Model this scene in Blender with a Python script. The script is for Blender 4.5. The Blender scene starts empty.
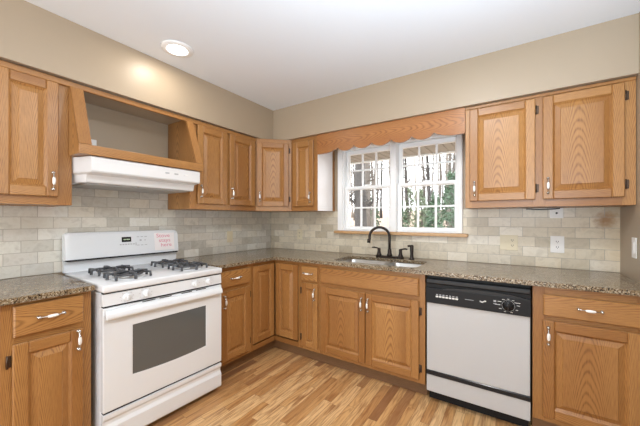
import bpy, bmesh, math, random
from mathutils import Vector, Matrix
random.seed(7)
PI = math.pi
R = math.radians
SC = bpy.context.scene
COL = SC.collection

# ------------------------------------------------------------------ camera
cam = bpy.data.cameras.new('camera')
cam.sensor_fit = 'HORIZONTAL'
cam.sensor_width = 36.0
cam.lens = 16.722
cam.shift_y = 0.00906
cam.clip_start = 0.02
co = bpy.data.objects.new('camera', cam)
COL.objects.link(co)
co.location = (2.5578, -2.7663, 1.2745)
co.rotation_euler = (PI / 2, 0, R(33.45))
SC.camera = co

# ------------------------------------------------------------------ exposure, world, large lights
vs = SC.view_settings
vs.view_transform = 'Standard'
vs.look = 'None'
vs.gamma = 1.0
vs.use_curve_mapping = False
vs.exposure = 0.12
SC.cycles.use_denoising = True
SC.cycles.max_bounces = 8
SC.cycles.diffuse_bounces = 5
SC.cycles.glossy_bounces = 4
SC.cycles.transmission_bounces = 6
SC.cycles.transparent_max_bounces = 12
SC.cycles.sample_clamp_indirect = 6.0
SC.cycles.caustics_reflective = False
SC.cycles.caustics_refractive = False

W = bpy.data.worlds.new('overcast_sky')
SC.world = W
W.use_nodes = True
bg = W.node_tree.nodes['Background']
bg.inputs['Color'].default_value = (0.93, 0.97, 1.0, 1)
bg.inputs['Strength'].default_value = 4.4


def area(name, loc, rot, sx, sy, power, color=(1, 1, 1)):
    l = bpy.data.lights.new(name, 'AREA')
    l.shape = 'RECTANGLE'
    l.size, l.size_y = sx, sy
    l.energy = power
    l.color = color
    o = bpy.data.objects.new(name, l)
    COL.objects.link(o)
    o.location = loc
    o.rotation_euler = rot
    return o


# fill lights added out of view: a rear one for daylight, a soft overhead one
area('rear_daylight_fill', (1.75, -5.45, 1.3), (R(90), 0, 0), 2.6, 2.2, 14, (0.78, 0.89, 1.0))
area('overhead_fill_light', (1.9, -3.6, 2.36), (0, 0, 0), 1.5, 1.2, 8, (0.86, 0.93, 1.0))
for lx, ly, lp in ((2.25, -1.60, 15.0), (2.35, -2.45, 5.0)):   # unseen downlights added to brighten the hood opening and cabinets
    dl_ = area('added_downlight', (lx, ly, 2.43), (0, 0, 0), 0.13, 0.13, lp, (1.0, 0.97, 0.93))
    dl_.data.shape = 'DISK'
area('ceiling_fill_light', (2.80, -2.35, 1.35), (R(180 - 6), 0, R(45)), 0.5, 0.5, 60, (0.66, 0.83, 1.0))  # unseen up-light added to brighten the ceiling

# ------------------------------------------------------------------ materials


def newmat(name):
    m = bpy.data.materials.new(name)
    m.use_nodes = True
    nt = m.node_tree
    b = nt.nodes['Principled BSDF']
    return m, nt, b


def setin(b, **kw):
    for k, v in kw.items():
        b.inputs[k.replace('_', ' ')].default_value = v


def plain(name, col, rough=0.5, metal=0.0, spec=0.5, noise=0.0, scale=40.0, coat=0.0):
    m, nt, b = newmat(name)
    c = (*col, 1)
    setin(b, Roughness=rough, Metallic=metal)
    b.inputs['Specular IOR Level'].default_value = spec
    if coat:
        b.inputs['Coat Weight'].default_value = coat
        b.inputs['Coat Roughness'].default_value = 0.06
    if noise:
        tc = nt.nodes.new('ShaderNodeTexCoord')
        n = nt.nodes.new('ShaderNodeTexNoise')
        n.inputs['Scale'].default_value = scale
        n.inputs['Detail'].default_value = 3
        nt.links.new(tc.outputs['Object'], n.inputs['Vector'])
        mx = nt.nodes.new('ShaderNodeMix')
        mx.data_type = 'RGBA'
        mx.inputs[6].default_value = tuple(x * (1 - noise) for x in col) + (1,)
        mx.inputs[7].default_value = tuple(min(1, x * (1 + noise)) for x in col) + (1,)
        nt.links.new(n.outputs['Fac'], mx.inputs[0])
        nt.links.new(mx.outputs[2], b.inputs['Base Color'])
    else:
        b.inputs['Base Color'].default_value = c
    return m


class NT:
    """small helper to write node graphs"""

    def __init__(s, nt):
        s.nt = nt

    def n(s, typ, **kw):
        x = s.nt.nodes.new('ShaderNode' + typ)
        for k, v in kw.items():
            setattr(x, k, v)
        return x

    def l(s, a, b):
        s.nt.links.new(a, b)

    def math(s, op, a, b=None, c=None):
        x = s.n('Math', operation=op)
        for i, v in enumerate((a, b, c)):
            if v is None:
                continue
            if isinstance(v, (int, float)):
                x.inputs[i].default_value = v
            else:
                s.l(v, x.inputs[i])
        return x.outputs[0]

    def xyz(s, x, y, z):
        c = s.n('CombineXYZ')
        for i, v in enumerate((x, y, z)):
            if isinstance(v, (int, float)):
                c.inputs[i].default_value = v
            else:
                s.l(v, c.inputs[i])
        return c.outputs[0]

    def noise(s, vec, scale=1.0, detail=2.0, rough=0.5, dist=0.0):
        t = s.n('TexNoise')
        t.inputs['Scale'].default_value = scale
        t.inputs['Detail'].default_value = detail
        t.inputs['Roughness'].default_value = rough
        t.inputs['Distortion'].default_value = dist
        s.l(vec, t.inputs['Vector'])
        return t

    def ramp(s, fac, stops, interp='LINEAR'):
        r = s.n('ValToRGB')
        cr = r.color_ramp
        cr.interpolation = interp
        while len(cr.elements) < len(stops):
            cr.elements.new(0.5)
        for e, (p, c) in zip(cr.elements, stops):
            e.position = p
            e.color = (*c, 1)
        s.l(fac, r.inputs[0])
        return r.outputs[0]

    def mix(s, fac, a, b, blend='MIX'):
        m = s.n('Mix', data_type='RGBA', blend_type=blend)
        for i, v in ((0, fac), (6, a), (7, b)):
            if isinstance(v, (int, float)):
                m.inputs[i].default_value = v
            elif isinstance(v, tuple):
                m.inputs[i].default_value = (*v, 1)
            else:
                s.l(v, m.inputs[i])
        return m.outputs[2]

    def bump(s, h, strength, dist=0.002):
        b = s.n('Bump')
        b.inputs['Strength'].default_value = strength
        b.inputs['Distance'].default_value = dist
        s.l(h, b.inputs['Height'])
        return b.outputs[0]


def wood(name, light, mid, dark, rough=0.38, ringf=2.0, stretch=1.0):
    m, nt, b = newmat(name)
    g = NT(nt)
    uv = g.n('UVMap')
    sp = g.n('SeparateXYZ')
    g.l(uv.outputs[0], sp.inputs[0])
    u, v = sp.outputs[0], sp.outputs[1]
    # flat-sawn boards: each face carries its own centre line, rings run out in long arches
    vid = g.math('FLOOR', g.math('ADD', v, 0.5))
    vc = g.math('SUBTRACT', v, vid)
    hs = g.n('TexWhiteNoise', noise_dimensions='1D')
    g.l(vid, hs.inputs['W'])
    vc = g.math('ADD', vc, g.math('MULTIPLY_ADD', hs.outputs['Value'], 0.03, -0.015))
    big = g.noise(g.xyz(g.math('MULTIPLY', u, stretch * 2.2), g.math('MULTIPLY', v, 9.0), 0.0), 1.0, 2.0, 0.5)
    par = g.math('MULTIPLY', g.math('MULTIPLY', vc, vc), 1050.0)
    ph = g.math('ADD', g.math('MULTIPLY_ADD', u, 16.0, par), g.math('MULTIPLY', big.outputs['Fac'], ringf))
    ring = g.math('MULTIPLY_ADD', g.math('SINE', g.math('MULTIPLY', ph, 2 * PI)), 0.5, 0.5)
    ring = g.math('POWER', ring, 2.8)
    pore = g.noise(g.xyz(g.math('MULTIPLY', u, 14.0), g.math('MULTIPLY', v, 330.0), 3.0), 1.0, 2.0, 0.6)
    pr = g.ramp(pore.outputs['Fac'], [(0.35, (0, 0, 0)), (0.68, (1, 1, 1))])
    tone = g.noise(g.xyz(g.math('MULTIPLY', u, 0.4), g.math('MULTIPLY', v, 4.0), 7.7), 1.0, 2.0, 0.5)
    base = g.mix(g.ramp(tone.outputs['Fac'], [(0.36, (0, 0, 0)), (0.64, (1, 1, 1))]), light, mid)
    f = g.math('MULTIPLY', ring, g.math('MULTIPLY_ADD', pr, 0.62, 0.26))
    c1 = g.mix(f, base, dark)
    c2 = g.mix(g.math('MULTIPLY', pr, 0.22), c1, dark)
    g.l(c2, b.inputs['Base Color'])
    b.inputs['Roughness'].default_value = rough
    g.l(g.bump(pr, 0.10, 0.001), b.inputs['Normal'])
    return m


OAK = wood('honey_oak', (0.475, 0.240, 0.078), (0.340, 0.152, 0.043), (0.135, 0.047, 0.012), 0.34, 2.8)
OAKP = wood('oak_valance', (0.470, 0.210, 0.068), (0.380, 0.150, 0.044), (0.135, 0.045, 0.012), 0.30, 5.0, 1.2)
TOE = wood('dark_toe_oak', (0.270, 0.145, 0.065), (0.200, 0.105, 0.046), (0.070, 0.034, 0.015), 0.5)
SILLW = wood('pale_sill_oak', (0.640, 0.400, 0.200), (0.560, 0.330, 0.150), (0.380, 0.200, 0.080), 0.4)


def paint(name, col, rough, bump=0.03, spec=0.5):
    m, nt, b = newmat(name)
    g = NT(nt)
    tc = g.n('TexCoord')
    n = g.noise(tc.outputs['Object'], 260.0, 2.0)
    n2 = g.noise(tc.outputs['Object'], 1.3, 2.0)
    g.l(g.mix(n2.outputs['Fac'], tuple(x * 0.97 for x in col), tuple(min(1, x * 1.03) for x in col)), b.inputs['Base Color'])
    b.inputs['Roughness'].default_value = rough
    b.inputs['Specular IOR Level'].default_value = spec
    g.l(g.bump(n.outputs['Fac'], bump, 0.002), b.inputs['Normal'])
    return m


WALL = paint('beige_wall_paint', (0.400, 0.317, 0.226), 0.40)
CEIL = paint('white_ceiling_paint', (0.800, 0.835, 0.875), 0.9, 0.05, 0.2)
WTRIM = plain('white_trim_paint', (0.90, 0.91, 0.91), 0.35)
GLARE = plain('window_glare_white', (0.92, 0.885, 0.875), 0.25, noise=0.02, scale=30)  # window glare on the cabinet end, put into its colour


def tile(name, axis, tint=(1, 1, 1)):
    m, nt, b = newmat(name)
    g = NT(nt)
    tc = g.n('TexCoord')
    sp = g.n('SeparateXYZ')
    g.l(tc.outputs['Object'], sp.inputs[0])
    a = sp.outputs[0] if axis == 'x' else sp.outputs[1]
    vec = g.xyz(g.math('ADD', a, 10.03), g.math('SUBTRACT', sp.outputs[2], 0.915), 0.0)
    br = g.n('TexBrick')
    br.offset = 0.5
    g.l(vec, br.inputs['Vector'])
    br.inputs['Color1'].default_value = (0, 0, 0, 1)
    br.inputs['Color2'].default_value = (1, 1, 1, 1)
    br.inputs['Mortar'].default_value = (0.5, 0.5, 0.5, 1)
    br.inputs['Scale'].default_value = 1.0
    br.inputs['Mortar Size'].default_value = 0.0014
    br.inputs['Mortar Smooth'].default_value = 0.2
    br.inputs['Brick Width'].default_value = 0.154
    br.inputs['Row Height'].default_value = 0.0742
    br.inputs['Bias'].default_value = 0.0
    rnd = g.n('SeparateColor')
    g.l(br.outputs['Color'], rnd.inputs[0])
    fac = rnd.outputs[0]
    if axis == 'x':
        cols = [(0.0, (0.51, 0.445, 0.335)), (0.3, (0.67, 0.60, 0.47)), (0.55, (0.74, 0.665, 0.525)), (0.8, (0.59, 0.525, 0.41)), (1.0, (0.79, 0.735, 0.625))]
    else:
        cols = [(0.0, (0.50, 0.47, 0.41)), (0.3, (0.69, 0.68, 0.62)), (0.55, (0.75, 0.71, 0.63)), (0.8, (0.59, 0.575, 0.53)), (1.0, (0.81, 0.80, 0.75))]
    base = g.ramp(fac, cols)
    off = g.math('MULTIPLY', fac, 37.0)
    nv = g.noise(g.xyz(g.math('ADD', a, off), sp.outputs[2], off), 14.0, 5.0, 0.6, 0.8)
    marb = g.ramp(nv.outputs['Fac'], [(0.3, (0.80, 0.79, 0.77)), (0.5, (1, 1, 1)), (0.7, (0.90, 0.88, 0.84))])
    c = g.mix(1.0, base, marb, 'MULTIPLY')
    if axis == 'x':   # rusty water stain on the marble near the right-hand corner
        dx = g.math('MULTIPLY', g.math('SUBTRACT', a, 3.065), 1.0)
        dz = g.math('MULTIPLY', g.math('SUBTRACT', sp.outputs[2], 1.268), 1.0)
        r2 = g.math('SQRT', g.math('ADD', g.math('MULTIPLY', dx, dx), g.math('MULTIPLY', dz, dz)))
        sn = g.noise(tc.outputs['Object'], 45.0, 4.0)
        rr = g.math('ADD', r2, g.math('MULTIPLY_ADD', sn.outputs['Fac'], 0.06, -0.03))
        st = g.ramp(rr, [(0.014, (1, 1, 1)), (0.04, (0.62, 0.62, 0.62)), (0.075, (0, 0, 0))])
        c = g.mix(st, c, (0.30, 0.145, 0.050))
        yz = g.math('ADD', g.math('MULTIPLY', g.math('SUBTRACT', 3.136, a), 3.0), g.math('MULTIPLY', sn.outputs['Fac'], 0.2))
        ye = g.ramp(yz, [(0.1, (0.35, 0.35, 0.35)), (0.5, (0, 0, 0))])
        c = g.mix(ye, c, (0.56, 0.40, 0.20))
    c = g.mix(br.outputs['Fac'], c, (0.36, 0.33, 0.28))
    g.l(c, b.inputs['Base Color'])
    b.inputs['Roughness'].default_value = 0.30
    inv = g.math('SUBTRACT', 1.0, br.outputs['Fac'])
    g.l(g.bump(inv, 0.5, 0.0015), b.inputs['Normal'])
    return m


TILEX = tile('beige_marble_subway_tile', 'x')
TILEY = tile('grey_marble_subway_tile', 'y')


def granite():
    m, nt, b = newmat('speckled_brown_granite')
    g = NT(nt)
    tc = g.n('TexCoord')
    vo = g.n('TexVoronoi')
    vo.inputs['Scale'].default_value = 190.0
    g.l(tc.outputs['Object'], vo.inputs['Vector'])
    sc = g.n('SeparateColor')
    g.l(vo.outputs['Color'], sc.inputs[0])
    n = g.noise(tc.outputs['Object'], 40.0, 3.0, 0.6)
    f = g.math('MULTIPLY_ADD', n.outputs['Fac'], 0.5, g.math('MULTIPLY', sc.outputs[0], 0.6))
    c = g.ramp(f, [(0.28, (0.022, 0.017, 0.014)), (0.42, (0.135, 0.084, 0.044)), (0.56, (0.235, 0.168, 0.095)), (0.72, (0.31, 0.245, 0.160)), (0.88, (0.48, 0.43, 0.34))])
    g.l(c, b.inputs['Base Color'])
    b.inputs['Roughness'].default_value = 0.16
    b.inputs['Specular IOR Level'].default_value = 0.4
    return m


GRAN = granite()


def floor_mat():
    m, nt, b = newmat('natural_oak_strip_floor')
    g = NT(nt)
    tc = g.n('TexCoord')
    sp = g.n('SeparateXYZ')
    g.l(tc.outputs['Object'], sp.inputs[0])
    x, y = sp.outputs[0], sp.outputs[1]
    row = g.math('FLOOR', g.math('DIVIDE', x, 0.057))
    wn = g.n('TexWhiteNoise', noise_dimensions='1D')
    g.l(row, wn.inputs['W'])
    ys = g.math('MULTIPLY_ADD', wn.outputs['Value'], 7.3, y)
    br = g.n('TexBrick')
    br.offset = 0.0
    g.l(g.xyz(g.math('ADD', ys, 20.0), x, 0.0), br.inputs['Vector'])
    br.inputs['Color1'].default_value = (0, 0, 0, 1)
    br.inputs['Color2'].default_value = (1, 1, 1, 1)
    br.inputs['Mortar'].default_value = (0.5, 0.5, 0.5, 1)
    br.inputs['Scale'].default_value = 1.0
    br.inputs['Mortar Size'].default_value = 0.0007
    br.inputs['Brick Width'].default_value = 0.62
    br.inputs['Row Height'].default_value = 0.057
    s = g.n('SeparateColor')
    g.l(br.outputs['Color'], s.inputs[0])
    fac = s.outputs[0]
    base = g.ramp(fac, [(0.0, (0.260, 0.120, 0.055)), (0.08, (0.400, 0.205, 0.088)), (0.3, (0.520, 0.275, 0.105)),
                        (0.55, (0.650, 0.385, 0.165)), (0.8, (0.740, 0.485, 0.240)), (1.0, (0.560, 0.300, 0.112))])
    off = g.math('MULTIPLY', fac, 91.0)
    big = g.noise(g.xyz(g.math('MULTIPLY', ys, 1.6), g.math('MULTIPLY', x, 14.0), off), 1.0, 2.0, 0.5)
    ring = g.math('POWER', g.math('MULTIPLY_ADD', g.math('SINE', g.math('MULTIPLY', big.outputs['Fac'], 62.0)), 0.5, 0.5), 2.0)
    pore = g.noise(g.xyz(g.math('MULTIPLY', ys, 12.0), g.math('MULTIPLY', x, 260.0), off), 1.0, 2.0, 0.6)
    blot = g.noise(g.xyz(g.math('MULTIPLY', ys, 3.4), g.math('MULTIPLY', x, 42.0), off), 1.0, 3.0, 0.6)
    f = g.math('MULTIPLY', ring, g.math('MULTIPLY_ADD', pore.outputs['Fac'], 0.7, 0.0))
    c = g.mix(f, base, (0.235, 0.095, 0.034))
    bl = g.ramp(blot.outputs['Fac'], [(0.50, (0, 0, 0)), (0.66, (0.85, 0.85, 0.85))])
    c = g.mix(bl, c, (0.290, 0.125, 0.045))
    c = g.mix(br.outputs['Fac'], c, (0.130, 0.055, 0.022))
    g.l(c, b.inputs['Base Color'])
    b.inputs['Roughness'].default_value = 0.36
    g.l(g.bump(g.math('SUBTRACT', 1.0, br.outputs['Fac']), 0.4, 0.001), b.inputs['Normal'])
    return m


FLOOR = floor_mat()
ENAMEL = plain('white_enamel', (0.735, 0.758, 0.785), 0.16)
ENAMELS = plain('white_satin_enamel', (0.735, 0.758, 0.785), 0.3)
HOODW = plain('white_hood_enamel', (0.74, 0.745, 0.75), 0.22)
GREYM = plain('hood_filter_grey', (0.42, 0.42, 0.41), 0.5, 0.3)
BLACK = plain('black_plastic', (0.010, 0.010, 0.011), 0.45, 0.0, 0.25)
BLACKG = plain('gloss_black_plastic', (0.010, 0.011, 0.013), 0.18, 0.0, 0.35)
GAP = plain('black_gap', (0.008, 0.008, 0.008), 0.7)
IRON = plain('grey_cast_iron', (0.080, 0.083, 0.090), 0.40, 0.3, noise=0.2, scale=60)
BURN = plain('steel_burner', (0.62, 0.61, 0.59), 0.35, 0.8)
OVENG = plain('dark_oven_glass', (0.100, 0.106, 0.106), 0.09, 0.0, 0.8)
DWP = plain('almond_dishwasher_panel', (0.495, 0.500, 0.505), 0.28)
CHROME = plain('chrome', (0.60, 0.59, 0.57), 0.18, 1.0)
CERAM = plain('white_ceramic', (0.86, 0.84, 0.80), 0.12)
BRONZE = plain('oil_rubbed_bronze', (0.035, 0.026, 0.022), 0.30, 0.7)
HINGE = plain('dark_hinge_bronze', (0.075, 0.045, 0.028), 0.42, 0.6)
STEEL = plain('brushed_stainless_steel', (0.60, 0.60, 0.59), 0.33, 0.9, noise=0.04, scale=25)
PLATEI = plain('ivory_plastic', (0.70, 0.62, 0.44), 0.35)
PLATEW = plain('white_plastic', (0.82, 0.81, 0.79), 0.3)
SLOT = plain('dark_slot', (0.03, 0.028, 0.025), 0.6)
GREYI = plain('pale_grey_print', (0.42, 0.43, 0.45), 0.5)
WHITEI = plain('white_print', (0.75, 0.75, 0.74), 0.5)
PINKI = plain('pink_marker_ink', (0.72, 0.24, 0.33), 0.6)
PAPER = plain('white_paper', (0.84, 0.80, 0.80), 0.8, noise=0.03, scale=14)
CABLE = plain('grey_cable', (0.10, 0.10, 0.10), 0.5)


def emit(name, col, s):
    m, nt, b = newmat(name)
    b.inputs['Base Color'].default_value = (0, 0, 0, 1)
    b.inputs['Emission Color'].default_value = (*col, 1)
    b.inputs['Emission Strength'].default_value = s
    return m


LENS = emit('lit_lamp_lens', (1.0, 0.95, 0.88), 9.0)
DIGIT = emit('lit_clock_digits', (0.75, 0.9, 0.62), 0.6)


def glassm():
    m, nt, b = newmat('clear_window_glass')
    nt.nodes.remove(b)
    out = nt.nodes['Material Output']
    tr = nt.nodes.new('ShaderNodeBsdfTransparent')
    gl = nt.nodes.new('ShaderNodeBsdfGlossy')
    gl.inputs['Roughness'].default_value = 0.02
    lw = nt.nodes.new('ShaderNodeLayerWeight')
    lw.inputs['Blend'].default_value = 0.12
    mx = nt.nodes.new('ShaderNodeMixShader')
    nt.links.new(lw.outputs['Fresnel'], mx.inputs[0])
    nt.links.new(tr.outputs[0], mx.inputs[1])
    nt.links.new(gl.outputs[0], mx.inputs[2])
    nt.links.new(mx.outputs[0], out.inputs[0])
    return m


GLASS = glassm()
BARK = plain('grey_brown_bark', (0.130, 0.112, 0.096), 0.9, noise=0.45, scale=9)
BARKP = plain('pale_bark', (0.26, 0.23, 0.20), 0.9, noise=0.35, scale=9)
BARKD = plain('dark_pine_bark', (0.060, 0.054, 0.050), 0.9, noise=0.45, scale=9)
LEAF = plain('evergreen_leaf', (0.060, 0.105, 0.055), 0.6, noise=0.4, scale=5)
LEAFP = plain('pale_green_leaf', (0.130, 0.165, 0.095), 0.6, noise=0.4, scale=5)
LITTER = plain('leaf_litter_ground', (0.40, 0.30, 0.23), 0.95, noise=0.4, scale=6)
EAVE = plain('tan_vinyl_soffit', (0.22, 0.20, 0.165), 0.6)


# ------------------------------------------------------------------ mesh building
class MB:
    """collects shapes (several materials) and links them as ONE mesh object"""

    def __init__(s):
        s.bm = bmesh.new()
        s.uv = s.bm.loops.layers.uv.new('UVMap')
        s.mats = []

    def mi(s, m):
        if m not in s.mats:
            s.mats.append(m)
        return s.mats.index(m)

    def finish(s, faces, m, grain=None, smooth=False):
        i = s.mi(m)
        off = Vector((random.uniform(0, 40), random.randint(0, 60)))
        side = random.choice((-1, 1)) * random.uniform(0.055, 0.085)
        for f in faces:
            f.material_index = i
            f.smooth = smooth
            f.normal_update()
            g = Vector(grain) if grain else Vector((0, 0, 1))
            n = f.normal
            if abs(n.dot(g)) > 0.9:
                g = Vector((1, 0, 0)) if abs(n.x) < 0.9 else Vector((0, 1, 0))
            v = n.cross(g)
            if v.length < 1e-6:
                v = Vector((0, 1, 0))
            v.normalize()
            cv = f.calc_center_bounds().dot(v)
            ds = [lp.vert.co.dot(v) for lp in f.loops]
            if max(ds) - min(ds) < 0.13:     # narrow boards are cut off the centre: straighter grain
                cv += side
            for lp in f.loops:
                p = lp.vert.co
                lp[s.uv].uv = (p.dot(g) + off.x, p.dot(v) - cv + off.y)

    def box(s, a, b, m, grain=None, bev=0.0, seg=1, smooth=False):
        x0, x1 = sorted((a[0], b[0]))
        y0, y1 = sorted((a[1], b[1]))
        z0, z1 = sorted((a[2], b[2]))
        before = set(s.bm.faces)
        vs_ = [s.bm.verts.new(c) for c in ((x0, y0, z0), (x1, y0, z0), (x1, y1, z0), (x0, y1, z0), (x0, y0, z1), (x1, y0, z1), (x1, y1, z1), (x0, y1, z1))]
        fs = [s.bm.faces.new([vs_[i] for i in q]) for q in ((0, 3, 2, 1), (4, 5, 6, 7), (0, 1, 5, 4), (1, 2, 6, 5), (2, 3, 7, 6), (3, 0, 4, 7))]
        if bev:
            es = list({e for f in fs for e in f.edges})
            bmesh.ops.bevel(s.bm, geom=es, offset=bev, segments=seg, affect='EDGES', profile=0.5)
        fs = [f for f in s.bm.faces if f not in before]
        s.finish(fs, m, grain, smooth)
        return fs

    def poly(s, pts, m, grain=None):
        f = s.bm.faces.new([s.bm.verts.new(p) for p in pts])
        s.finish([f], m, grain)
        return f

    def prism(s, pts, d, m, grain=None, smooth=False, bev=0.0, seg=2):
        """extrude polygon pts (3-D) by vector d"""
        before = set(s.bm.faces)
        d = Vector(d)
        a = [s.bm.verts.new(p) for p in pts]
        b = [s.bm.verts.new(Vector(p) + d) for p in pts]
        n = len(pts)
        f0 = s.bm.faces.new(a)
        f1 = s.bm.faces.new(b[::-1])
        for i in range(n):
            s.bm.faces.new((a[i], b[i], b[(i + 1) % n], a[(i + 1) % n]))
        fs = [f for f in s.bm.faces if f not in before]
        bmesh.ops.recalc_face_normals(s.bm, faces=fs)
        if bev:
            es = list({e for f in fs for e in f.edges})
            bmesh.ops.bevel(s.bm, geom=es, offset=bev, segments=seg, affect='EDGES', profile=0.5)
            fs = [f for f in s.bm.faces if f not in before]
        s.finish(fs, m, grain, smooth)
        return fs

    def tube(s, path, rad, m, seg=10, cap=True, grain=None, smooth=True):
        """round tube along path; rad number or list"""
        path = [Vector(p) for p in path]
        n = len(path)
        if isinstance(rad, (int, float)):
            rad = [rad] * n
        rings = []
        prev = None
        for i, p in enumerate(path):
            t = (path[min(i + 1, n - 1)] - path[max(i - 1, 0)])
            if t.length < 1e-9:
                t = Vector((0, 0, 1))
            t.normalize()
            if prev is None:
                up = Vector((0, 0, 1)) if abs(t.z) < 0.9 else Vector((1, 0, 0))
                x = t.cross(up).normalized()
            else:
                x = (prev - t * prev.dot(t))
                if x.length < 1e-6:
                    x = t.orthogonal()
                x.normalize()
            prev = x
            y = t.cross(x)
            rings.append([s.bm.verts.new(p + (x * math.cos(2 * PI * k / seg) + y * math.sin(2 * PI * k / seg)) * rad[i]) for k in range(seg)])
        fs = []
        for i in range(n - 1):
            for k in range(seg):
                k2 = (k + 1) % seg
                fs.append(s.bm.faces.new((rings[i][k], rings[i][k2], rings[i + 1][k2], rings[i + 1][k])))
        if cap:
            fs.append(s.bm.faces.new(rings[0][::-1]))
            fs.append(s.bm.faces.new(rings[-1]))
        s.finish(fs, m, grain, smooth)
        return fs

    def lathe(s, prof, m, origin=(0, 0, 0), axis=(0, 0, 1), seg=20, smooth=True):
        """prof: list of (r, h) along axis"""
        ax = Vector(axis).normalized()
        x = ax.orthogonal().normalized()
        y = ax.cross(x)
        o = Vector(origin)
        rings = []
        for r, h in prof:
            rings.append([s.bm.verts.new(o + ax * h + (x * math.cos(2 * PI * k / seg) + y * math.sin(2 * PI * k / seg)) * max(r, 1e-5)) for k in range(seg)])
        fs = []
        for i in range(len(prof) - 1):
            for k in range(seg):
                k2 = (k + 1) % seg
                fs.append(s.bm.faces.new((rings[i][k], rings[i][k2], rings[i + 1][k2], rings[i + 1][k])))
        fs.append(s.bm.faces.new(rings[0][::-1]))
        fs.append(s.bm.faces.new(rings[-1]))
        bmesh.ops.recalc_face_normals(s.bm, faces=fs)
        s.finish(fs, m, None, smooth)
        return fs

    def build(s, name, parent=None, loc=(0, 0, 0), rot=(0, 0, 0)):
        me = bpy.data.meshes.new(name)
        s.bm.to_mesh(me)
        s.bm.free()
        for m in s.mats:
            me.materials.append(m)
        o = bpy.data.objects.new(name, me)
        COL.objects.link(o)
        o.location = loc
        o.rotation_euler = rot
        if parent:
            o.parent = parent
        return o


def thing(name, label, cat, loc=(0, 0, 0), rotz=0, group=None):
    o = bpy.data.objects.new(name, None)
    o.empty_display_size = 0.05
    COL.objects.link(o)
    o.location = loc
    o.rotation_euler = (0, 0, rotz)
    return tag(o, label, cat, group)


def tag(o, label, cat, group=None):
    o['label'] = label
    o['category'] = cat
    if group:
        o['group'] = group
    return o


def struct(o):
    o['kind'] = 'structure'
    return o


def copy_tree(o, parent=None):
    c = o.copy()
    COL.objects.link(c)
    if parent:
        c.parent = parent
    for ch in list(o.children):
        copy_tree(ch, c)
    return c


def text_into(mb, body, size, mat, fn, align='CENTER'):
    """lettering as mesh; fn maps a flat (x, y) to a 3-D point"""
    cu = bpy.data.curves.new('lettering', 'FONT')
    cu.body = body
    cu.size = size
    cu.align_x = align
    cu.resolution_u = 3
    o = bpy.data.objects.new('lettering', cu)
    COL.objects.link(o)
    bpy.context.view_layer.update()
    me = bpy.data.meshes.new_from_object(o.evaluated_get(bpy.context.evaluated_depsgraph_get()))
    vv = [mb.bm.verts.new(fn(v.co.x, v.co.y)) for v in me.vertices]
    fs = []
    for p in me.polygons:
        try:
            fs.append(mb.bm.faces.new([vv[i] for i in p.vertices]))
        except ValueError:
            pass
    mb.finish(fs, mat)
    bpy.data.objects.remove(o)
    bpy.data.meshes.remove(me)


# ------------------------------------------------------------------ the room
WX = 3.136       # right wall
H = 2.44         # ceiling
RY = -5.6        # rear wall
S = 0.368         # soffit depth
m = MB(); m.box((-0.15, RY - 0.15, -0.06), (WX + 0.15, 0.15, 0.0), FLOOR); struct(m.build('floor'))
m = MB(); m.box((-0.15, RY - 0.15, H), (WX + 0.15, 0.15, H + 0.08), CEIL); struct(m.build('ceiling'))
m = MB(); m.box((-0.15, RY, 0), (0, 0.15, H), WALL); struct(m.build('wall_left'))
m = MB(); m.box((WX, RY, 0), (WX + 0.15, 0.15, H), WALL); struct(m.build('wall_right'))
# back wall round the window opening
OX0, OX1, OZ0, OZ1 = 1.021, 2.155, 1.15, 2.01
m = MB()
m.box((0, 0, 0), (OX0, 0.15, H), WALL)
m.box((OX1, 0, 0), (WX, 0.15, H), WALL)
m.box((OX0, 0, 0), (OX1, 0.15, OZ0), WALL)
m.box((OX0, 0, OZ1), (OX1, 0.15, H), WALL)
struct(m.build('wall_back'))
# rear wall behind the camera with a wide opening to the next room
m = MB()
m.box((0, RY - 0.15, 0), (0.35, RY, H), WALL)
m.box((WX, RY - 0.15, 0), (WX - 0.05, RY, H), WALL)
m.box((0.35, RY - 0.15, 2.4), (WX - 0.05, RY, H), WALL)
struct(m.build('wall_rear'))
# soffits above the wall cabinets
SB = 2.1
m = MB(); m.box((0.0, RY, SB), (S, 0.0, H), WALL); struct(m.build('wall_soffit_left'))
m = MB(); m.box((S, -S, SB), (WX, 0.0, H), WALL); struct(m.build('wall_soffit_back'))
# backsplash tile
m = MB()
m.box((0, -2.5, 0.916), (0.006, -0.006, 1.354), TILEY)
m.box((0, -2.094, 1.354), (0.006, -1.326, 1.60), TILEY)
struct(m.build('trim_backsplash_left'))
m = MB()
m.box((0, -0.006, 0.916), (WX, 0, 1.118), TILEX)
m.box((0, -0.006, 1.118), (0.964, 0, 1.354), TILEX)
m.box((2.181, -0.006, 1.118), (WX, 0, 1.354), TILEX)
struct(m.build('trim_backsplash_back'))
# toe boards below the base cabinets
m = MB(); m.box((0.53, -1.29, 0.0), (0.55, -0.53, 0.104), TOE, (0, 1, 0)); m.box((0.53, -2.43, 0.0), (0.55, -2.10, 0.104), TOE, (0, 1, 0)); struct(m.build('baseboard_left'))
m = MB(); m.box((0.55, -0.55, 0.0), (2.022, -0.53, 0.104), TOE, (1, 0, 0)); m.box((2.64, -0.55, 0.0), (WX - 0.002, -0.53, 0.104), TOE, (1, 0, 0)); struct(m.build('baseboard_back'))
# oak strip along the top of the left-hand wall cabinets
m = MB()
m.box((0.331, -2.46, 2.058), (0.349, -0.60, 2.090), OAK, (0, 1, 0), 0.003)
struct(m.build('trim_1'))

# ------------------------------------------------------------------ window
wy0 = -0.022
win = []
cas = MB()
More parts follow.
